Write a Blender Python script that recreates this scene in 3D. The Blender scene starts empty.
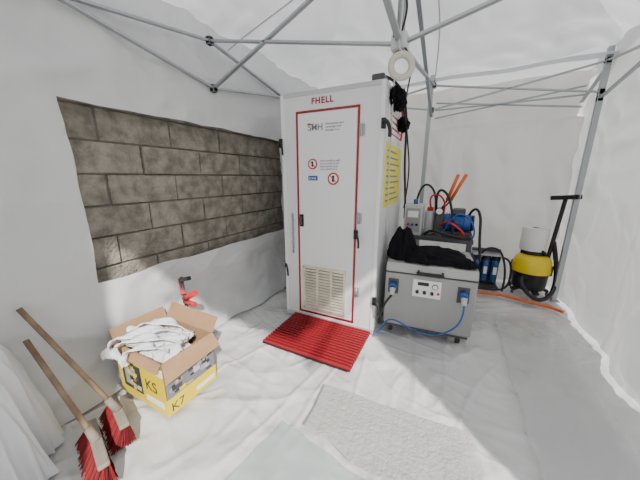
import bpy, bmesh, math, random
from mathutils import Vector, Matrix, noise
random.seed(4)
D=bpy.data; C=bpy.context.collection
# ---------------------------------------------------------------- materials
def mat(name,col,rough=.5,metal=0,col2=None,nscale=8,bump=0,bscale=40,spec=.5,trans=0,ridged=0,rscale=2,alpha=1,coat=0,rd=.03):
    m=D.materials.new(name); m.use_nodes=True; n=m.node_tree.nodes; l=m.node_tree.links
    b=n['Principled BSDF']; out=n['Material Output']
    b.inputs['Base Color'].default_value=(*col,1); b.inputs['Roughness'].default_value=rough; b.inputs['Metallic'].default_value=metal
    b.inputs['Specular IOR Level'].default_value=spec
    b.inputs['Coat Weight'].default_value=coat
    tc=n.new('ShaderNodeTexCoord')
    if col2 is not None:
        t=n.new('ShaderNodeTexNoise'); t.inputs['Scale'].default_value=nscale; t.inputs['Detail'].default_value=6
        r=n.new('ShaderNodeValToRGB'); r.color_ramp.elements[0].position=.35; r.color_ramp.elements[1].position=.65
        r.color_ramp.elements[0].color=(*col,1); r.color_ramp.elements[1].color=(*col2,1)
        l.new(tc.outputs['Object'],t.inputs['Vector']); l.new(t.outputs['Fac'],r.inputs['Fac']); l.new(r.outputs['Color'],b.inputs['Base Color'])
    last=None
    if bump:
        t=n.new('ShaderNodeTexNoise'); t.inputs['Scale'].default_value=bscale; t.inputs['Detail'].default_value=8
        l.new(tc.outputs['Object'],t.inputs['Vector'])
        bp=n.new('ShaderNodeBump'); bp.inputs['Strength'].default_value=bump; bp.inputs['Distance'].default_value=.02
        l.new(t.outputs['Fac'],bp.inputs['Height']); last=bp
    if ridged:
        t=n.new('ShaderNodeTexNoise'); t.noise_type='RIDGED_MULTIFRACTAL'; t.inputs['Scale'].default_value=rscale; t.inputs['Detail'].default_value=3
        t.inputs['Distortion'].default_value=.6
        l.new(tc.outputs['Object'],t.inputs['Vector'])
        bp=n.new('ShaderNodeBump'); bp.inputs['Strength'].default_value=ridged; bp.inputs['Distance'].default_value=rd
        l.new(t.outputs['Fac'],bp.inputs['Height'])
        if last: l.new(last.outputs['Normal'],bp.inputs['Normal'])
        last=bp
    if last: l.new(last.outputs['Normal'],b.inputs['Normal'])
    if trans:
        tr=n.new('ShaderNodeBsdfTranslucent'); tr.inputs['Color'].default_value=(*[min(1,c*1.05) for c in col],1)
        if last: l.new(last.outputs['Normal'],tr.inputs['Normal'])
        mx=n.new('ShaderNodeMixShader'); mx.inputs[0].default_value=trans
        l.new(b.outputs[0],mx.inputs[1]); l.new(tr.outputs[0],mx.inputs[2]); l.new(mx.outputs[0],out.inputs[0])
    if alpha<1:
        b.inputs['Alpha'].default_value=alpha
    return m
M={}
M['tarp']=mat('tarp_white',(.77,.78,.785),.35,trans=.25,ridged=.8,rscale=1.4,bump=.4,bscale=5,rd=.07)
M['tarpb']=mat('tarp_backwall',(.80,.79,.765),.42,trans=.30,ridged=.8,rscale=1.6,bump=.4,bscale=6,rd=.07)
M['roof']=mat('canopy_white',(.80,.805,.82),.5,trans=.38,ridged=.6,rscale=1.0,rd=.06)
M['floor']=mat('floor_plastic',(.68,.685,.68),.20,ridged=.8,rscale=2.0,bump=.45,bscale=8,col2=(.58,.585,.585),nscale=1.8,rd=.05,spec=.6)
M['clearsheet']=mat('clear_plastic',(.46,.54,.53),.10,ridged=.8,rscale=5,alpha=.5,spec=.8)
M['overlap']=mat('overlap_plastic',(.62,.64,.63),.12,ridged=.8,rscale=3,alpha=.4,spec=.7)
M['embossed']=mat('embossed_plastic',(.52,.505,.485),.35,bump=.5,bscale=60,alpha=.85)
M['block']=mat('concrete_block',(.18,.165,.135),.95,col2=(.34,.31,.26),nscale=11,bump=1.0,bscale=50,spec=.1)
M['mortar']=mat('mortar',(.11,.10,.085),.95,col2=(.18,.165,.14),nscale=10,bump=.8,bscale=50,spec=.1)
M['white']=mat('painted_white',(.74,.75,.755),.35,col2=(.69,.70,.71),nscale=2.5)
M['whitedoor']=mat('door_white',(.78,.79,.80),.3)
M['paper']=mat('paper_white',(.85,.85,.84),.8,bump=.1,bscale=60)
M['red']=mat('red_paint',(.30,.012,.018),.4)
M['redmat']=mat('red_rubber',(.28,.012,.018),.5,bump=.3,bscale=120)
M['darkred']=mat('dark_red',(.05,.002,.003),.7)
M['redplastic']=mat('red_plastic',(.55,.02,.02),.35)
M['orange']=mat('orange_plastic',(.70,.12,.02),.4)
M['blue']=mat('blue_plastic',(.015,.08,.33),.3)
M['bluefilt']=mat('blue_filter',(.02,.09,.26),.2,coat=.5)
M['black']=mat('black_rubber',(.010,.010,.011),.5)
M['cloth']=mat('black_cloth',(.006,.006,.008),.9,bump=.2,bscale=30,spec=.15)
M['grey']=mat('grey_enamel',(.33,.34,.33),.35,col2=(.30,.31,.30),nscale=3)
M['unitlid']=mat('grey_lid',(.40,.41,.40),.35)
M['lgrey']=mat('light_grey',(.50,.51,.52),.4)
M['dgrey']=mat('dark_grey',(.06,.06,.065),.5)
M['alu']=mat('aluminium',(.38,.40,.42),.38,metal=.6)
M['steel']=mat('galvanised_steel',(.72,.66,.54),.35,metal=.4,col2=(.86,.79,.64),nscale=12)
M['yellow']=mat('yellow_plastic',(.78,.58,.01),.35)
M['ysign']=mat('yellow_sign',(.78,.72,.06),.5)
M['card']=mat('cardboard',(.34,.20,.10),.85,col2=(.39,.24,.13),nscale=6)
M['fabric']=mat('white_fabric',(.80,.81,.83),.8,bump=.15,bscale=30,trans=.1)
M['wood']=mat('wood_handle',(.30,.21,.13),.6,col2=(.20,.13,.08),nscale=12)
M['headwood']=mat('broom_head_wood',(.28,.24,.20),.7,col2=(.20,.17,.14),nscale=12)
M['bristle']=mat('red_bristle',(.28,.012,.015),.7)
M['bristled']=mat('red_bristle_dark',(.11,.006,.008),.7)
M['text']=mat('print_black',(.03,.03,.035),.5)
M['textg']=mat('print_grey',(.18,.18,.2),.5)
M['rollp']=mat('tissue_roll',(.76,.75,.72),.9,bump=.15,bscale=60)
M['ground']=mat('outside_gravel',(.35,.33,.30),.9,col2=(.45,.43,.40),nscale=5)
# ---------------------------------------------------------------- helpers
def grp(name,loc=(0,0,0),rz=0):
    e=D.objects.new(name,None); C.objects.link(e); e.location=loc; e.rotation_euler=(0,0,math.radians(rz)); e.empty_display_size=.05
    return e
def obj(name,me,parent,m,smooth=False,bev=0,solid=0):
    o=D.objects.new(name,me); C.objects.link(o)
    if parent: o.parent=parent
    if m: me.materials.append(M[m])
    if smooth:
        for f in me.polygons: f.use_smooth=True
    if solid:
        s=o.modifiers.new('s','SOLIDIFY'); s.thickness=solid
    if bev:
        b=o.modifiers.new('b','BEVEL'); b.width=bev; b.segments=3; b.limit_method='ANGLE'; b.angle_limit=math.radians(40)
    return o
def mesh(name,parent,V,F,m,**k):
    me=D.meshes.new(name); me.from_pydata([tuple(v) for v in V],[],F); me.update()
    return obj(name,me,parent,m,**k)
def box(name,parent,a,b,m,bev=0,**k):
    x0,y0,z0=a;x1,y1,z1=b
    V=[(x0,y0,z0),(x1,y0,z0),(x1,y1,z0),(x0,y1,z0),(x0,y0,z1),(x1,y0,z1),(x1,y1,z1),(x0,y1,z1)]
    F=[(0,3,2,1),(4,5,6,7),(0,1,5,4),(1,2,6,5),(2,3,7,6),(3,0,4,7)]
    return mesh(name,parent,V,F,m,bev=bev,**k)
def cyl(name,parent,p1,p2,r,m,r2=None,seg=24,bev=0):
    p1=Vector(p1);p2=Vector(p2);r2=r if r2 is None else r2
    q=(p2-p1).normalized().to_track_quat('Z','Y'); V=[];F=[]
    for i in range(seg):
        a=2*math.pi*i/seg; d=q@Vector((math.cos(a),math.sin(a),0)); V.append(p1+d*r); V.append(p2+d*r2)
    for i in range(seg):
        j=(i+1)%seg; F.append((2*i,2*j,2*j+1,2*i+1))
    F.append(tuple(2*i for i in range(seg))[::-1]); F.append(tuple(2*i+1 for i in range(seg)))
    o=mesh(name,parent,V,F,m,bev=bev)
    for f in o.data.polygons: 
        if len(f.vertices)==4: f.use_smooth=True
    return o
def lathe(name,parent,prof,m,loc=(0,0,0),seg=32,sx=1,sy=1):
    V=[];F=[];n=len(prof)
    for i in range(seg):
        a=2*math.pi*i/seg
        for r,z in prof: V.append((loc[0]+r*math.cos(a)*sx,loc[1]+r*math.sin(a)*sy,loc[2]+z))
    for i in range(seg):
        j=(i+1)%seg
        for k in range(n-1): F.append((i*n+k,j*n+k,j*n+k+1,i*n+k+1))
    o=mesh(name,parent,V,F,m,smooth=True); 
    e=o.modifiers.new('e','EDGE_SPLIT'); e.split_angle=math.radians(45)
    return o
def tube(name,parent,pts,r,m,cyclic=False,smooth=True):
    cu=D.curves.new(name,'CURVE'); cu.dimensions='3D'; cu.bevel_depth=r; cu.bevel_resolution=4; cu.resolution_u=10; cu.use_fill_caps=True
    if smooth:
        s=cu.splines.new('NURBS'); s.points.add(len(pts)-1)
        for i,p in enumerate(pts): s.points[i].co=(*p,1)
        s.order_u=min(4,len(pts)); s.use_endpoint_u=not cyclic; s.use_cyclic_u=cyclic
    else:
        s=cu.splines.new('POLY'); s.points.add(len(pts)-1)
        for i,p in enumerate(pts): s.points[i].co=(*p,1)
        s.use_cyclic_u=cyclic
    o=D.objects.new(name,cu); C.objects.link(o); o.parent=parent; cu.materials.append(M[m]); return o
def bar(name,parent,p1,p2,w=.03,h=.016,m='alu'):
    p1=Vector(p1);p2=Vector(p2);q=(p2-p1).to_track_quat('Z','X');L=(p2-p1).length
    V=[p1+q@Vector((sx*h/2,sy*w/2,z)) for z in (0,L) for sx,sy in ((-1,-1),(1,-1),(1,1),(-1,1))]
    return mesh(name,parent,V,[(0,3,2,1),(4,5,6,7),(0,1,5,4),(1,2,6,5),(2,3,7,6),(3,0,4,7)],m,bev=.002)
def text(name,parent,s,loc,size,m,rot=(90,0,0),ext=.0005,sx=1,off=0,sp=1):
    t=D.curves.new(name,'FONT'); t.body=s; t.size=size; t.extrude=ext; t.align_x='LEFT'; t.offset=off; t.space_character=sp
    o=D.objects.new(name,t); C.objects.link(o); o.parent=parent; o.location=loc; o.rotation_euler=[math.radians(a) for a in rot]; o.scale=(sx,1,1)
    t.materials.append(M[m]); return o
def ridge(v): return 1-abs(noise.noise(v))*2
def fold(x,y,s=1,seed=0):
    a=Vector((x*s+seed,y*s,seed*1.7)); w=noise.noise_vector(a*.7)*.6
    return ridge(a+w)*.6+ridge((a+w)*2.3)*.3+noise.noise(a*5)*.12
def crumple(name,parent,c,rad,m,amp=.25,sc=3,seed=0,sub=5,flat=True,rz=0):
    bm=bmesh.new(); bmesh.ops.create_icosphere(bm,subdivisions=sub,radius=1)
    R=Matrix.Rotation(math.radians(rz),3,'Z')
    for v in bm.verts:
        d=v.co.normalized(); p=Vector((d.x*sc+seed,d.y*sc,d.z*sc*.6))
        w=noise.noise_vector(p*.6)*.8
        k=1+amp*(ridge(p+w)-.4)+amp*.3*(ridge((p+w)*2.1)-.5)
        q=Vector((d.x*rad[0]*k,d.y*rad[1]*k,d.z*rad[2]*k))
        if flat and q.z<0: q.z*=.05
        v.co=R@q+Vector(c)
    me=D.meshes.new(name); bm.to_mesh(me); bm.free()
    return obj(name,me,parent,m,smooth=True)
# ---------------------------------------------------------------- room shell
XL,XR,YB=-2.03,1.25,4.45
ZE=2.70
def sheet(name,P,nu,nv,m,skip=None,parent=None,solid=0):
    V=[];F=[]
    for j in range(nv+1):
        for i in range(nu+1): V.append(P(i/nu,j/nv))
    for j in range(nv):
        for i in range(nu):
            a=j*(nu+1)+i; F.append((a,a+1,a+nu+2,a+nu+1))
    return mesh(name,parent,V,F,m,smooth=True,solid=solid)
def crease(a,w=7):
    n=abs(noise.noise(a)); return max(0,1-n*w)
def aniso(x,y,ang,sl,ss,seed):
    c,s=math.cos(ang),math.sin(ang); u=x*c+y*s; v=-x*s+y*c
    a=Vector((u*sl+seed,v*ss,seed)); a+=noise.noise_vector(Vector((x,y,seed))*1.3)*.35
    return a
def Pf(u,v):
    x=-2.3+3.8*u; y=-1.0+5.6*v
    k=1.0 if x<.1 else max(.5,1-(x-.1)*1.5)
    z=-.048+k*(.024*fold(x,y,1.6,3)
      +.011*crease(aniso(x,y,.5,.8,2.6,3),8)+.010*crease(aniso(x,y,2.1,.9,3.2,11),8)
      +.008*crease(aniso(x,y,1.3,1.4,4.5,23),7)+.006*crease(aniso(x,y,2.8,1.6,5.5,31),6))
    return (x,y,min(z,-.001))
sheet('floor',Pf,460,660,'floor')
mesh('ground',None,[(-12,-14,-.12),(12,-14,-.12),(12,14,-.12),(-12,14,-.12)],[(0,1,2,3)],'ground')
# left wall with opening
y0o,y1o,z0o,z1o=.74,2.80,.775,1.885
Y0=-.7
ys=[Y0+(y0o-Y0)*i/60 for i in range(60)]+[y0o+(y1o-y0o)*i/90 for i in range(90)]+[y1o+(YB-y1o)*i/44 for i in range(45)]
zs=[z0o*i/50 for i in range(50)]+[z0o+(z1o-z0o)*i/40 for i in range(40)]+[z1o+(ZE+.03-z1o)*i/30 for i in range(31)]
V=[];F=[]
for z in zs:
    for y in ys:
        x=XL+.06*(fold(y*.8,z*1.1,1.3,7)-.5)
        a=Vector((y*1.2,z*1.6,4)); a+=noise.noise_vector(a)*.5
        x+=.016*crease(a)+.010*crease(a*2+Vector((3,0,0)))
        if z<.28:
            k=(1-z/.28)**2; x+=k*(.07+.05*noise.noise(Vector((y*3,0,5))))
        if z<z0o: x+=.03*math.sin(y*5+z*7+2*noise.noise(Vector((y*2,z*2,3))))*math.sin(z/z0o*3.14)
        yy=y;zz=z
        if abs(y-y0o)<.001 or abs(y-y1o)<.001: yy+=.014*noise.noise(Vector((z*4,y,2)))
        if abs(z-z0o)<.001 or abs(z-z1o)<.001: zz+=.014*noise.noise(Vector((y*3,z,9)))
        if z<.001: zz=-.005
        V.append((x,yy,zz))
n=len(ys)
for j in range(len(zs)-1):
    for i in range(n-1):
        if y0o-.001<=ys[i]<y1o-.001 and z0o-.001<=zs[j]<z1o-.001: continue
        F.append((j*n+i,j*n+i+1,(j+1)*n+i+1,(j+1)*n+i))
mesh('wall_left',None,V,F,'tarp',smooth=True)
# block wall behind
V=[];F=[]
def addbox(a,b):
    k=len(V)
    V.extend([(a[0],a[1],a[2]),(b[0],a[1],a[2]),(b[0],b[1],a[2]),(a[0],b[1],a[2]),(a[0],a[1],b[2]),(b[0],a[1],b[2]),(b[0],b[1],b[2]),(a[0],b[1],b[2])])
    F.extend([tuple(k+i for i in f) for f in [(0,3,2,1),(4,5,6,7),(0,1,5,4),(1,2,6,5),(2,3,7,6),(3,0,4,7)]])
for r in range(12):
    z=r*.21+.0
    for c in range(-2,10):
        y=c*.5+(.25 if r%2 else 0)-.06
        if y>4.5: continue
        o=random.uniform(-.010,.010)
        addbox((-2.35,y+.006,z+.006),(-2.12+o,y+.494,z+.204))
blocks=grp('wall_concrete_block')
mesh('blocks',blocks,V,F,'block',bev=.006)
box('mortar',blocks,(-2.34,-1.1,-.07),(-2.134,4.9,2.5),'mortar')
# back wall
def Pb(u,v):
    x=XL-.1+(XR-XL+.2)*u; z=-.005+(ZE+.06)*v
    y=YB+.12*math.sin(x*9+1.8*noise.noise(Vector((x*2,z,0))))*(.35+.65*(1-v))*.6+.12*(fold(x*1.4,z*.7,1.2,11)-.5)
    if z>2.15: y+=.05
    return (x,y,z)
sheet('wall_back',Pb,170,100,'tarpb')
def Pr(u,v):
    y=.62+(YB-.62)*u; z=-.005+(ZE+.03)*v
    x=XR+.08*(fold(y*1.1,z*.8,1.2,21)-.5)+.02*math.sin(y*7)*(1-v)
    a=Vector((y*1.1,z*1.3,9)); a+=noise.noise_vector(a)*.5
    x-=.014*crease(a)+.009*crease(a*2)
    for s in (1.62,2.9):                       # welded panel seams
        if abs(y-s)<.022: x-=.008
    return (x,y,z)
sheet('wall_right',Pr,260,110,'tarp')
def Pfr(u,v):
    x=XL-.05+1.45*u; z=-.005+(ZE+.0)*v
    return (x,-.42+.04*math.sin(x*11)+.04*(fold(x,z,1.2,31)-.5),z)
sheet('sun_block_front',Pfr,60,50,'tarp')  # unseen panel behind the camera, added to keep sun off the left wall
# canopy (hipped) + rear extension
PK=Vector((-.4,1.8,3.55))
def slope(a,b):
    a=Vector(a);b=Vector(b)
    def P(u,v):
        e=a.lerp(b,u); q=e.lerp(PK,v*.999); s=math.sin(math.pi*v)*.5+math.sin(math.pi*u)*(1-v)*.4
        q=q.copy(); q.z-=.09*s+.07*(fold(q.x,q.y,1.6,5)-.5)*(1-v); return q
    return P
cn=[(XL-.08,-.45,ZE),(XR+.08,-.45,ZE),(XR+.08,3.92,ZE),(XL-.08,3.92,ZE)]
can=grp('ceiling')
for i in range(4):
    sheet('canopy_panel_%d'%(i+1),slope(cn[i],cn[(i+1)%4]),80,56,'roof',parent=can)
sheet('canopy_rear',lambda u,v:(XL-.08+(XR-XL+.16)*u,3.74+.85*v,2.60+.08*v-.01*math.sin(u*20)),40,10,'roof',parent=can)
# ---------------------------------------------------------------- frame
fr=grp('canopy_frame')
xl,xr,yf,yb=XL+.05,XR-.08,-.28,3.86
xm,ym=-.4,1.8
k=0
def B(a,b,w=.034):
    global k; k+=1; bar('truss_bar_%d'%k,fr,a,b,w)
def J(p):
    global k; k+=1; box('joint_%d'%k,fr,(p[0]-.024,p[1]-.024,p[2]-.03),(p[0]+.024,p[1]+.024,p[2]+.03),'lgrey',bev=.005)
for (x,y) in ((xl,yb),(xr,yb),(xm-.03,yb)):
    k+=1; box('leg_%d'%k,fr,(x-.024,y-.024,.0),(x+.024,y+.024,2.68),'alu',bev=.004)
    box('foot_%d'%k,fr,(x-.05,y-.05,0),(x+.05,y+.05,.008),'alu')
def sc(a,b,zt,zb):
    (x0,y0),(x1,y1)=a,b
    B((x0,y0,zt),(x1,y1,zb)); B((x0,y0,zb),(x1,y1,zt)); 
    for p in (a,b): J((*p,zt)); J((*p,zb))
sc((xl,yf),(xl,ym),2.56,2.20); sc((xl,ym),(xl,yb),2.56,2.20)
sc((xr,yf),(xr,ym),2.56,2.22); sc((xr,ym),(xr,yb),2.56,2.22)
sc((xl,yb),(xm,yb),2.56,2.28); sc((xm,yb),(xr,yb),2.56,2.28)
for (x,y) in ((xl,ym),(xr,ym),(xm,yb),(xm,yf)):
    B((x,y,2.56),(xm,ym,2.22)); B((x,y,2.20),(xm,ym,2.85))
k+=1; cyl('mast',fr,(xm,ym,2.18),(xm,ym,3.5),.024,'alu')
box('mast_hub',fr,(xm-.045,ym-.045,2.18),(xm+.045,ym+.045,2.27),'lgrey',bev=.01)
box('mast_slider',fr,(xm-.035,ym-.035,2.82),(xm+.035,ym+.035,2.89),'lgrey',bev=.01)
B((xr,yb+.45,2.46),(xm,yb+.45,2.26)); B((xr,yb+.45,2.24),(xm,yb+.45,2.46)); B((xr,yb,2.5),(xr,yb+.5,2.30)); B((xm,yb+.42,2.36),(xr,yb+.42,2.36))
tube('tie_cord_a',fr,[(xm,ym,2.9),(xm+.2,ym+.5,2.75),(xm+.1,ym+1.2,2.72),(xm,yb,2.6)],.006,'lgrey')
tube('tie_cord_b',fr,[(xm,ym,2.9),(xm+.5,ym+.3,2.7),(xm+1.1,ym+.8,2.6),(xr,yb-.9,2.56)],.006,'lgrey')
tube('tie_cord_c',fr,[(xm,ym,2.9),(xm-.6,ym+.2,2.8),(xm-1.2,ym+.1,2.62),(xl,ym+.2,2.56)],.006,'lgrey')
# ---------------------------------------------------------------- cabin
cb=grp('decontamination_cabin',(-1.52,2.15,0),2)
W,DP,H=.95,1.15,2.17
box('shell',cb,(0,0,.0),(W,DP,H),'white',bev=.006)
for i,(a,b) in enumerate((((.155,.06),(.755,.078)),((.155,2.0),(.755,2.018)),((.155,.06),(.173,2.018)),((.737,.06),(.755,2.018)))):
    box('door_frame_%d'%i,cb,(a[0],-.006,a[1]),(b[0],.01,b[1]),'red')
box('door_leaf',cb,(.177,-.010,.085),(.733,.01,1.995),'whitedoor',bev=.003)
box('top_trim',cb,(-.006,-.006,H-.03),(W+.006,DP+.006,H+.006),'lgrey',bev=.003)
box('corner_strip_r',cb,(W-.03,-.007,0),(W+.004,.02,H),'whitedoor',bev=.002)
box('corner_strip_l',cb,(-.004,-.007,0),(.03,.02,H),'whitedoor',bev=.002)
box('plinth',cb,(-.004,-.008,0),(W+.004,.02,.04),'lgrey')
box('vent_back',cb,(.215,-.013,.12),(.665,-.008,.58),'dgrey')
for i in range(3):
    x=.215+.15*i
    box('vent_frame_%d'%i,cb,(x-.004,-.024,.12),(x+.020,-.008,.58),'steel')
box('vent_frame_3',cb,(.65,-.024,.12),(.669,-.008,.58),'steel')
box('vent_frame_t',cb,(.211,-.024,.56),(.669,-.008,.585),'steel'); box('vent_frame_b',cb,(.211,-.024,.115),(.669,-.008,.14),'steel')
for i in range(14):
    z=.142+i*.030
    mesh('louver_%d'%i,cb,[(.22,-.030,z),(.66,-.030,z),(.66,-.010,z+.020),(.22,-.010,z+.020)],[(0,1,2,3)],'steel',solid=.002)
box('handle_plate',cb,(.185,-.020,.98),(.225,-.009,1.10),'black',bev=.004)
box('handle_grip',cb,(.192,-.04,1.0),(.212,-.018,1.08),'dgrey',bev=.006)
text('header_text',cb,'FHELL',(.31,-.002,2.065),.070,'red',ext=.002,off=.0015,sp=1.15)
text('logo_text',cb,'SMH',(.28,-.012,1.85),.075,'textg',off=.001)
text('logo_text_red',cb,'~',(.27,-.012,1.87),.12,'redplastic')
for i in range(3): text('caption_%d'%i,cb,'desamiantage securite'[i*2:18],(.45,-.012,1.89-i*.026),.022,'textg')
for i in range(4): text('notice_%d'%i,cb,'acces interdit au public'[:22-i],(.40,-.012,1.585-i*.024),.022,'textg')
def nosign(nm,x,z,r):
    cyl(nm+'_ring',cb,(x,-.014,z),(x,-.010,z),r,'redplastic'); cyl(nm+'_disc',cb,(x,-.016,z),(x,-.010,z),r*.74,'paper')
    box(nm+'_figure',cb,(x-r*.2,-.0175,z-r*.5),(x+r*.2,-.010,z+r*.5),'text')
    a=.707*r*.8
    bar(nm+'_slash',cb,(x-a,-.0185,z+a),(x+a,-.0185,z-a),r*.2,.004,'redplastic')
nosign('no_entry_sign',.325,1.565,.047); nosign('no_smoking_sign',.53,1.435,.054)
box('blue_sign',cb,(.28,-.013,1.42),(.375,-.010,1.462),'blue'); text('blue_sign_text',cb,'ZONE',(.285,-.0135,1.43),.028,'paper',ext=.0003)
for z in (.35,1.05,1.78): 
    cyl('hinge_%g'%z,cb,(.775,-.015,z),(.775,-.015,z+.09),.009,'alu'); box('hinge_leaf_%g'%z,cb,(.755,-.010,z),(.80,-.005,z+.09),'alu')
def latch(nm,x,y,z,s=1):
    box(nm+'_base',cb,(x-.018,y-.02,z-.04),(x+.018,y+.005,z+.04),'black',bev=.004)
    tube(nm+'_lever',cb,[(x,y-.02,z),(x+.02*s,y-.05,z+.04),(x+.06*s,y-.06,z-.03),(x+.05*s,y-.05,z-.11)],.012*abs(s),'black')
latch('latch_a',W-.0,.0,1.86,1.2); latch('latch_b',W-.0,-.0,.34,1.1); latch('latch_c',.755,-.008,.95,.8)
latch('latch_d',-.01,.0,1.76,.8); latch('latch_e',-.01,.03,.55,.8)
for i in range(9):
    t=i/8; tube('chain_%d'%i,cb,[(.10+.008*math.cos(a),-.014+.004*(i%2),1.08-.045*i+.026*math.sin(a)) for a in [j*math.pi/3 for j in range(6)]],.005,'alu',cyclic=True)
def side(nm,y0,y1,z0,z1,m):
    box(nm,cb,(W,y0,z0),(W+.004,y1,z1),m)
side('side_yellow_sign',.12,.92,1.18,1.74,'ysign'); side('side_white_sign',.16,.88,1.78,2.04,'paper')
for i in range(9): side('side_sign_line_%d'%i,.18,.82-.1*(i%3),1.23+i*.055,1.245+i*.055,'textg'); D.objects['side_sign_line_%d'%i].location.x=.0015
for i in range(4): side('side_red_line_%d'%i,.22,.80,1.82+i*.05,1.835+i*.05,'redplastic'); D.objects['side_red_line_%d'%i].location.x=.0015
crumple('black_strap',cb,(W+.04,.30,H-.07),(.06,.14,.08),'cloth',amp=.5,sub=4,flat=False)
crumple('black_strap_b',cb,(W+.05,.62,H-.22),(.05,.1,.06),'cloth',amp=.5,sub=4,flat=False,seed=4)
box('top_bracket',cb,(W-.12,.02,H+.006),(W-.02,.2,H+.06),'dgrey',bev=.01)
tube('white_cord',cb,[(W+.02,.2,H+.05),(W+.03,.15,1.9),(W+.015,.2,1.5),(W+.03,.25,1.1),(W+.02,.3,.9)],.006,'lgrey')
tube('black_cable',cb,[(W-.05,.1,H+.06),(W+.06,.35,H+.09),(W+.10,.6,2.0),(W+.05,.8,1.6),(W+.10,.85,1.2),(W+.10,.85,1.0)],.012,'black')
tube('black_cable_b',cb,[(W+.06,.3,H-.05),(W+.10,.5,1.95),(W+.07,.9,1.75),(W+.12,.9,1.5),(W+.07,.95,1.1)],.008,'black')
tube('orange_strap',cb,[(W+.03,.6,2.1),(W+.05,.65,1.95),(W+.03,.65,1.8)],.010,'redplastic')
# ---------------------------------------------------------------- mat
mt=grp('door_mat',(-1.41,1.59,0),1)
box('base',mt,(0,0,.0),(.83,.57,.008),'darkred')
for i in range(16):
    y=.018+i*.0356
    box('rib_%d'%i,mt,(0,y-.012,.006),(.83,y+.006,.030),'redmat',bev=.003)
# ---------------------------------------------------------------- tape roll hanging
tp=grp('tape_roll')
M['tape']=mat('tape_beige',(.52,.50,.44),.5)
tube('ring',tp,[(xm+.03+.062*math.cos(a)*.887,ym-.06+.062*math.cos(a)*.462,2.08+.062*math.sin(a)) for a in [i*math.pi/8 for i in range(16)]],.019,'tape',cyclic=True)
tube('cord',tp,[(xm+.03,ym-.06,2.15),(xm-.02,ym-.06,2.2),(xm+.04,ym-.06,2.3),(xm,ym-.04,2.5)],.005,'lgrey')
tube('wire',tp,[(xm-.03,ym-.05,2.25),(xm+.1,ym-.02,2.15),(xm+.06,ym,1.98),(xm+.02,ym+.2,1.95),(xm-.05,ym+.6,2.1)],.005,'black')
tube('wire_up',tp,[(xm+.01,ym-.03,2.27),(xm+.07,ym-.05,2.4),(xm-.05,ym-.05,2.5),(xm+.05,ym-.04,2.65),(xm,ym-.04,2.85)],.006,'black')
# ---------------------------------------------------------------- grey unit
gu=grp('air_extraction_unit',(-.50,2.26,0),6)
w,d=.74,.58
box('body',gu,(0,.0,.10),(w,d,.62),'grey',bev=.02)
mesh('lid',gu,[(0,0,.62),(w,0,.62),(w,d,.62),(0,d,.62),(0,.03,.70),(w,.03,.70),(w,d,.72),(0,d,.72)],[(0,3,2,1),(4,5,6,7),(0,1,5,4),(1,2,6,5),(2,3,7,6),(3,0,4,7)],'unitlid',bev=.015)
box('seam',gu,(-.002,-.003,.614),(w+.002,d,.620),'dgrey')
box('skirt',gu,(.02,.02,.075),(w-.02,d-.02,.11),'dgrey')
for i,(x,y) in enumerate(((.07,.07),(w-.09,.07),(.07,d-.07),(w-.09,d-.07))):
    cyl('wheel_%d'%i,gu,(x-.018,y,.042),(x+.018,y,.042),.042,'black',bev=.005); box('fork_%d'%i,gu,(x-.026,y-.025,.05),(x+.026,y+.02,.09),'alu',bev=.004)
box('panel',gu,(.24,-.008,.42),(.47,.0,.58),'paper',bev=.003)
box('display',gu,(.28,-.012,.53),(.37,-.006,.56),'black'); 
for i in range(3): cyl('knob_%d'%i,gu,(.28+.06*i,-.03,.47),(.28+.06*i,-.006,.47),.014,'black')
cyl('gauge',gu,(.42,-.016,.53),(.42,-.006,.53),.025,'dgrey'); cyl('gauge_face',gu,(.42,-.018,.53),(.42,-.014,.53),.019,'paper')
box('switch_red',gu,(.44,-.014,.46),(.46,-.006,.48),'redplastic')
for x in (.075,.64):
    box('socket_%g'%x,gu,(x-.045,-.012,.42),(x+.045,.0,.56),'dgrey',bev=.006)
    cyl('plug_%g'%x,gu,(x,-.065,.49),(x,-.01,.51),.032,'blue'); cyl('plug_tail_%g'%x,gu,(x,-.10,.44),(x,-.06,.49),.018,'lgrey',r2=.026)
tube('blue_cable',gu,[(.64,-.10,.44),(.64,-.16,.33),(.55,-.17,.22),(.42,-.12,.12),(.25,-.08,.13),(.10,-.06,.2),(.02,-.05,.15),(-.02,-.07,.04),(-.05,-.12,.01)],.007,'blue')
tube('black_hose',gu,[(.075,-.10,.44),(.03,-.12,.38),(.0,-.10,.3),(-.03,-.06,.22),(-.04,-.03,.1)],.010,'black')
box('handle_bar',gu,(.26,-.04,.638),(.48,-.02,.658),'black',bev=.006)
for x in (.27,.46): box('handle_lug_%g'%x,gu,(x,-.03,.635),(x+.016,.02,.66),'black')
ct=grp('black_jacket',(-.50,2.26,.715),6)
crumple('body',ct,(.38,.26,.0),(.30,.20,.09),'cloth',amp=.22,sc=1.8,seed=3,sub=6)
crumple('sleeve',ct,(.60,.13,.0),(.14,.09,.06),'cloth',amp=.2,sc=1.6,seed=9,rz=-20)
crumple('collar',ct,(.11,.24,.0),(.12,.15,.26),'cloth',amp=.22,sc=1.6,seed=14)
crumple('hood',ct,(.24,.14,.0),(.16,.11,.12),'cloth',amp=.25,sc=1.6,seed=22,rz=-25)
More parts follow.
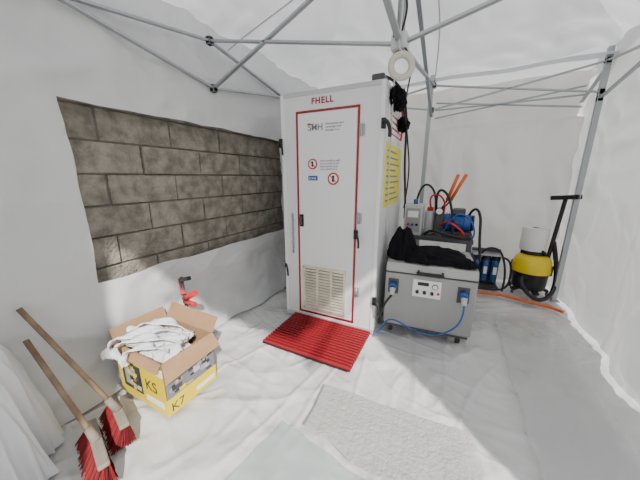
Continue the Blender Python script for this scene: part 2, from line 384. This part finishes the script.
# ---------------------------------------------------------------- tool trolley + machines
tr=grp('workshop_trolley',(-.52,2.98,0),0)
for x in (0.02,.68):
    for y in (0,.42): box('leg_%g_%g'%(x,y),tr,(x,y,.0),(x+.03,y+.03,.80),'dgrey')
box('shelf_top',tr,(0,-.01,.78),(.72,.46,.82),'dgrey',bev=.005); box('shelf_low',tr,(0,-.01,.2),(.72,.46,.23),'dgrey')
box('crate',tr,(.05,.02,.23),(.45,.4,.55),'lgrey',bev=.01)
wp=grp('pressure_pump',(-.52,2.98,.82),0)
cyl('motor',wp,(.42,.2,.15),(.68,.2,.15),.09,'blue',bev=.01)
for i in range(9): cyl('fin_%d'%i,wp,(.44+i*.022,.2,.15),(.45+i*.022,.2,.15),.10,'blue')
cyl('fan_cover',wp,(.68,.2,.15),(.71,.2,.15),.085,'black'); box('mount',wp,(.42,.08,.0),(.70,.32,.06),'dgrey',bev=.004)
box('terminal_box',wp,(.50,.13,.24),(.62,.27,.30),'dgrey',bev=.008)
box('pump_head',wp,(.33,.12,.05),(.42,.28,.24),'dgrey',bev=.012)
cyl('pressure_gauge',wp,(.37,.10,.27),(.37,.13,.27),.04,'black'); cyl('pressure_gauge_face',wp,(.37,.096,.27),(.37,.11,.27),.032,'paper')
tube('red_hose',wp,[(.40,.12,.12),(.46,.0,.2),(.58,-.02,.12),(.66,.03,.03),(.55,.05,.02)],.012,'redplastic')
tube('black_hose_a',wp,[(.34,.2,.24),(.30,.1,.5),(.42,.05,.55),(.50,.1,.3),(.52,.05,.05)],.013,'black')
tube('black_hose_b',wp,[(.66,.2,.24),(.70,.1,.36),(.78,.1,.25),(.76,.05,.05),(.80,.0,-.2)],.013,'black')
tube('black_hose_c',wp,[(.1,.3,.3),(.12,.3,.55),(.26,.3,.6),(.34,.3,.35),(.3,.3,.05)],.012,'black')
tube('black_hose_d',wp,[(.25,.02,.02),(.3,-.05,.1),(.44,-.06,.06),(.6,-.04,.03),(.7,.02,.02)],.014,'black')
tube('red_hose_b',wp,[(.28,.2,.28),(.24,.1,.42),(.34,.1,.50),(.44,.14,.36),(.40,.2,.2)],.010,'redplastic')
tube('blue_hose',wp,[(.42,.05,.02),(.5,-.02,.28),(.64,-.0,.3),(.74,.0,.1),(.7,-.02,.02)],.008,'blue')
cyl('reservoir',wp,(.27,.22,.0),(.27,.22,.26),.055,'lgrey',bev=.01); cyl('reservoir_cap',wp,(.27,.22,.26),(.27,.22,.30),.035,'redplastic')
cb2=grp('control_box',(-.50,3.0,.82),0)
box('case',cb2,(0,0,0),(.19,.2,.34),'lgrey',bev=.008); box('face',cb2,(.02,-.006,.04),(.17,.0,.30),'grey',bev=.003)
box('label',cb2,(.04,-.009,.20),(.15,-.004,.27),'paper'); 
for i in range(3): cyl('button_%d'%i,cb2,(.05+.045*i,-.02,.12),(.05+.045*i,-.004,.12),.014,('redplastic','blue','black')[i])
cyl('lamp',cb2,(.10,.1,.34),(.10,.1,.39),.025,'blue')
lp=grp('loppers',(-.17,3.42,.0),0)
for s,dx in ((0,.24),(1,.16)):
    cyl('arm_%d'%s,lp,(-.02,0,1.0),(dx*.45,0,1.18),.010,'black'); cyl('grip_%d'%s,lp,(dx*.45,0,1.18),(dx,0,1.48),.019,'orange')
box('jaw',lp,(-.05,-.015,.822),(.0,.015,1.03),'steel',bev=.005)
# ---------------------------------------------------------------- water filters
wf=grp('water_filter_unit',(.28,3.92,0),4)
box('base',wf,(0,0,.0),(.34,.2,.02),'dgrey',bev=.004); box('backplate',wf,(0,.17,.02),(.34,.19,.5),'dgrey')
box('top_bracket',wf,(0,.0,.44),(.34,.19,.46),'alu',bev=.003)
for i in range(3):
    x=.06+.11*i
    lathe('cartridge_%d'%i,wf,[(0,.06),(.035,.06),(.043,.08),(.046,.34),(.052,.345),(.052,.37)],'bluefilt',(x,.09,0)); lathe('cap_%d'%i,wf,[(.052,.37),(.055,.38),(.053,.43),(.03,.44),(0,.44)],'black',(x,.09,0))
    cyl('port_%d'%i,wf,(x+.04,.09,.41),(x+.07,.09,.41),.015,'steel')
    box('label_%d'%i,wf,(x-.02,.040,.18),(x+.02,.046,.28),'paper')
tube('hose',wf,[(.36,.09,.41),(.44,.05,.42),(.46,.0,.2),(.42,-.05,.03),(.3,-.1,.012),(.1,-.1,.012)],.013,'black')
tube('hose_b',wf,[(.1,.05,.46),(.14,.0,.56),(.26,.0,.56),(.34,.02,.48),(.40,-.03,.2),(.36,-.1,.012)],.013,'black')
tube('blue_hose',wf,[(.0,.09,.41),(-.06,.05,.45),(-.1,.0,.3),(-.08,-.05,.03),(.1,-.07,.012)],.010,'blue')
# ---------------------------------------------------------------- vacuum
vc=grp('wet_dry_vacuum',(.93,4.0,0),-20)
lathe('container',vc,[(0,.07),(.15,.07),(.175,.09),(.185,.32),(.195,.33),(.195,.35),(0,.35)],'black')
lathe('head',vc,[(.198,.345),(.2,.37),(.19,.44),(.16,.50),(.13,.52),(0,.52)],'yellow')
lathe('band',vc,[(.19,.30),(.205,.30),(.205,.352),(.19,.352)],'yellow')
lathe('top_cap',vc,[(.12,.515),(.12,.55),(.10,.57),(0,.57)],'black')
for i in range(5):
    a=i*2*math.pi/5+.3; x,y=.2*math.cos(a),.2*math.sin(a)
    bar('foot_%d'%i,vc,(x*.6,y*.6,.09),(x*1.05,y*1.05,.06),.06,.03,'black'); cyl('castor_%d'%i,vc,(x-.012,y,.028),(x+.012,y,.028),.028,'dgrey')
tube('carry_handle',vc,[(-.12,-.04,.52),(-.12,-.1,.60),(0,-.13,.60),(.12,-.1,.60),(.12,-.04,.52)],.012,'black')
cyl('inlet',vc,(-.02,-.17,.25),(-.03,-.23,.25),.03,'black')
for s in (-1,1): box('clip_%d'%s,vc,(s*.19-.02,-.03,.28),(s*.19+.02,.03,.40),'black',bev=.005)
tube('hose',vc,[(-.03,-.23,.25),(-.05,-.34,.24),(.08,-.36,.06),(.22,-.25,.03),(.27,-.05,.15),(.23,.05,.4),(.19,.02,.58),(.16,.0,.7)],.024,'black')
tube('wand',vc,[(.14,.0,.50),(.16,.0,.85),(.17,.0,1.0),(.18,.02,1.20)],.021,'black')
bar('floor_nozzle',vc,(.06,.06,1.21),(.30,-.06,1.24),.07,.05,'black')
pr=grp('paper_roll',(.90,3.98,.575),0)
lathe('roll',pr,[(.128,0),(.132,.01),(.132,.265),(.128,.275),(.035,.275)],'rollp')
lathe('core',pr,[(.036,.277),(.036,.02),(.0,.02)],'card'); lathe('underside',pr,[(.0,.0),(.128,.0)],'rollp')
oh=grp('orange_hose'); tube('hose',oh,[(.30,3.62,.018),(.5,3.72,.018),(.72,3.70,.018),(.9,3.60,.018),(1.05,3.62,.018),(1.17,3.50,.018)],.018,'orange')
# ---------------------------------------------------------------- cardboard box
cx=grp('cardboard_box',(-1.93,.72,0),1)
bw,bd,bh=.50,.37,.38
def wall(nm,a,b,m): return box(nm,cx,a,b,m)
wall('bottom',(0,0,0),(bw,bd,.006),'card'); wall('side_front',(0,0,0),(bw,.006,bh),'card'); wall('side_back',(0,bd-.006,0),(bw,bd,bh),'card')
wall('side_l',(0,0,0),(.006,bd,bh),'card'); wall('side_r',(bw-.006,0,0),(bw,bd,bh),'card')
wall('print_front_yellow',(0,-.0015,.0),(bw,0,.34),'yellow')
wall('print_front_panel',(.05,-.003,.07),(.26,-.001,.27),'text'); wall('print_front_stripe',(.29,-.003,.05),(.47,-.001,.09),'paper')
wall('print_front_picture',(.08,-.0042,.10),(.20,-.003,.24),'grey'); wall('print_front_band',(0,-.003,.285),(bw,-.001,.335),'paper')
for i in range(22):
    x=.06+random.random()*.15; z=.08+random.random()*.16; wall('print_front_part_%d'%i,(x,-.0052-.0001*i,z),(x+.01+random.random()*.035,-.004,z+.008+random.random()*.025),random.choice(['text','lgrey','textg','yellow','dgrey']))
text('print_front_k',cx,'KS',(.30,-.003,.14),.11,'text')
wall('print_side_yellow',(bw,0,0),(bw+.0015,bd,.12),'yellow'); wall('print_side_pic',(bw,.01,.12),(bw+.0015,bd-.01,.32),'textg')
for i in range(46):
    y=.02+random.random()*(bd-.09); z=.13+random.random()*.15; wall('print_side_part_%d'%i,(bw+.0015,y,z),(bw+.0018+.0001*i,y+.01+random.random()*.04,z+.006+random.random()*.03),random.choice(['text','dgrey','lgrey','textg','grey','text','yellow']))
text('print_side_k',cx,'K7',(bw+.002,.02,.025),.08,'text',rot=(90,0,90)); wall('print_side_stripe',(bw,.2,.03),(bw+.003,.35,.06),'paper')
def flap(nm,V): mesh(nm,cx,V,[(0,1,2,3)],'card',solid=.005)
flap('flap_r',[(bw,0,bh),(bw,bd,bh),(bw+.05,bd+.01,bh-.09),(bw+.035,-.01,bh-.12)])
flap('flap_front',[(0,0,bh),(bw,0,bh),(bw-.01,-.03,bh-.05),(.02,-.03,bh-.05)])
flap('flap_back',[(0,bd,bh),(bw,bd,bh),(bw,bd+.06,bh+.09),(0,bd+.06,bh+.10)])
flap('flap_l',[(0,0,bh),(0,bd,bh),(-.03,bd,bh+.08),(-.03,0,bh+.08)])
rg=grp('white_coveralls',(-1.91,.72,0),1)
crumple('heap',rg,(.21,.18,.29),(.155,.14,.10),'fabric',amp=.5,sc=1.6,seed=31,sub=6)
crumple('fold_a',rg,(.15,.09,.39),(.13,.06,.022),'fabric',amp=.5,sc=1.6,seed=5,rz=12,flat=False)
crumple('fold_b',rg,(.27,.20,.385),(.12,.06,.03),'fabric',amp=.5,sc=1.6,seed=8,rz=40,flat=False)
def strip(nm,pts,wd):
    V=[];F=[];N=40;n=len(pts)
    P=[Vector(p) for p in pts]
    for i in range(N+1):
        t=i/N*(n-1); a=min(int(t),n-2); f=t-a; p0=P[max(a-1,0)];p1=P[a];p2=P[a+1];p3=P[min(a+2,n-1)]
        q=.5*((2*p1)+(p2-p0)*f+(2*p0-5*p1+4*p2-p3)*f*f+(3*p1-p0-3*p2+p3)*f**3)
        dd=(p2-p1).normalized(); s=dd.cross(Vector((0,0,1)))
        s=(s.normalized() if s.length>.1 else Vector((0,1,0)))
        s=Matrix.Rotation(.7*math.sin(i*.25+len(V)*.01),3,dd)@s
        for j in range(5): V.append(q+s*(j/4-.5)*wd+Vector((0,0,.006*math.sin(j*2.2+i*.5))))
    for i in range(N):
        for j in range(4): a=i*5+j; F.append((a,a+1,a+6,a+5))
    mesh(nm,rg,V,F,'fabric',smooth=True,solid=.004)
strip('leg_a',[(.40,.25,.40),(.28,.16,.47),(.16,.08,.46),(.05,.0,.43),(.02,-.05,.37),(.03,-.06,.31)],.075)
strip('leg_b',[(.42,.18,.40),(.30,.08,.46),(.19,.03,.45),(.12,-.05,.41),(.12,-.06,.33)],.06)
strip('leg_c',[(.36,.30,.38),(.24,.25,.46),(.12,.20,.46),(.06,.12,.45),(.04,.06,.43)],.06)
strip('leg_d',[(.40,.10,.38),(.33,.04,.43),(.24,.0,.42),(.20,-.055,.38),(.22,-.06,.32)],.05)
cl=grp('quick_clamp',(-1.84,1.22,0),0)
cyl('bar',cl,(.0,.0,.0),(-.08,.02,.66),.013,'dgrey'); cyl('handle',cl,(-.04,.0,.49),(.13,-.02,.58),.023,'redplastic'); cyl('handle_b',cl,(-.04,.0,.46),(.11,-.02,.48),.019,'redplastic')
bar('jaw',cl,(-.10,.02,.63),(.05,.0,.68),.03,.03,'black'); bar('jaw_fixed',cl,(-.05,.0,.52),(-.14,.05,.62),.034,.03,'redplastic')
# ---------------------------------------------------------------- brooms
def broom(loc,rz,tip,L,hb):
    g=grp('push_broom',loc,rz)
    box('head',g,(-L/2,-.024,.10),(L/2,.024,.125),hb,bev=.008)
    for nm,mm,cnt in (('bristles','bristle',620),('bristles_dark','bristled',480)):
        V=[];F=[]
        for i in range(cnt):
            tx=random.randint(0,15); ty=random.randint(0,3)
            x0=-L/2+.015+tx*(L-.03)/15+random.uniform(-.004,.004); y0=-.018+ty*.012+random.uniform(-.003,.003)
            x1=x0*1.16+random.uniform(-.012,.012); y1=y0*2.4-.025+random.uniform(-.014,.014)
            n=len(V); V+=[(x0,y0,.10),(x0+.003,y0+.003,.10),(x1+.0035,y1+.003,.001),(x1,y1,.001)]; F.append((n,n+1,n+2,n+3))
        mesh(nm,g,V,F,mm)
    g2=Matrix.Rotation(math.radians(-rz),3,'Z')@(Vector(tip)-Vector(loc))
    cyl('socket',g,(0,0,.12),tuple(Vector((0,0,.12)).lerp(g2,.12)),.022,hb,r2=.018)
    cyl('handle',g,(0,0,.12),tuple(g2),.013,'wood')
    return g
broom((-1.52,.41,0),-14,(-1.96,.36,.60),.36,'headwood')
broom((-1.63,.56,0),-14,(-1.97,.37,.78),.30,'headwood')
# ---------------------------------------------------------------- sheet heap bottom-left
hp=grp('plastic_sheet_heap',(-2.0,.06,0))
V=[];F=[];NA,NR=220,90
for i in range(NA):
    a=-math.pi*.55+math.pi*1.1*i/(NA-1)
    for j in range(NR):
        r=j/(NR-1); f=noise.noise(Vector((math.cos(a)*2.2,math.sin(a)*2.2,4)))*.12+.26*(ridge(Vector((a*3.0,r*1.4,8)))-.5)*r+.12*(ridge(Vector((a*6,r*3,8)))-.5)*r
        rr=r*(1+f*.8); h=1.16*(1-r*r)**1.0*(1+.22*noise.noise(Vector((a*3,r*4,1))))
        V.append((.40*rr*math.cos(a)+.01,.31*rr*math.sin(a),max(h,0)))
for i in range(NA-1):
    for j in range(NR-1): F.append((i*NR+j,(i+1)*NR+j,(i+1)*NR+j+1,i*NR+j+1))
mesh('drape',hp,V,F,'fabric',smooth=True)
# ---------------------------------------------------------------- floor sheets
def fs(name,c,m,seed,pat=0):
    c=[Vector(p) for p in c]
    def P(u,v):
        q=c[0].lerp(c[1],u).lerp(c[3].lerp(c[2],u),v); z=.006+.006*fold(q.x,q.y,2.5,seed)
        if pat: z+=.0022*(abs(math.sin(u*math.pi*14))**.5*abs(math.sin(v*math.pi*8))**.5)
        e=.02*noise.noise(Vector((q.x*5,q.y*5,seed)))
        return (q.x+e,q.y+e,z+.001)
    sheet(name,P,200,110,m)
fs('bubble_wrap_sheet',[(-.66,1.06,0),(.36,.90,0),(.22,1.46,0),(-.69,1.41,0)],'embossed',2,1)
fs('clear_plastic_sheet',[(-.86,.60,0),(-.10,.62,0),(-.08,.93,0),(-.78,1.03,0)],'clearsheet',6)
fs('plastic_runner',[(.52,.9,0),(1.0,.9,0),(1.02,3.3,0),(.50,3.2,0)],'overlap',9)
# ---------------------------------------------------------------- light
sl=D.lights.new('sun','SUN'); sl.energy=7.0; sl.angle=math.radians(1.5); sl.color=(1,.96,.91)
so=D.objects.new('sun',sl); C.objects.link(so)
e=math.radians(39); h=Vector((-.75,.66,0)).normalized(); dr=Vector((h.x*math.cos(e),h.y*math.cos(e),-math.sin(e)))
so.rotation_euler=dr.to_track_quat('-Z','Y').to_euler()
w=D.worlds.new('world'); bpy.context.scene.world=w; w.use_nodes=True
w.node_tree.nodes['Background'].inputs[0].default_value=(.93,.96,1,1); w.node_tree.nodes['Background'].inputs[1].default_value=1.05
# ---------------------------------------------------------------- camera
cm=D.cameras.new('camera'); co=D.objects.new('camera',cm); C.objects.link(co)
cm.sensor_width=36; cm.lens=260/640*36; cm.clip_start=.02
co.location=(0,0,1.45); co.rotation_euler=(math.radians(90-13.6),0,math.radians(27.5))
bpy.context.scene.camera=co
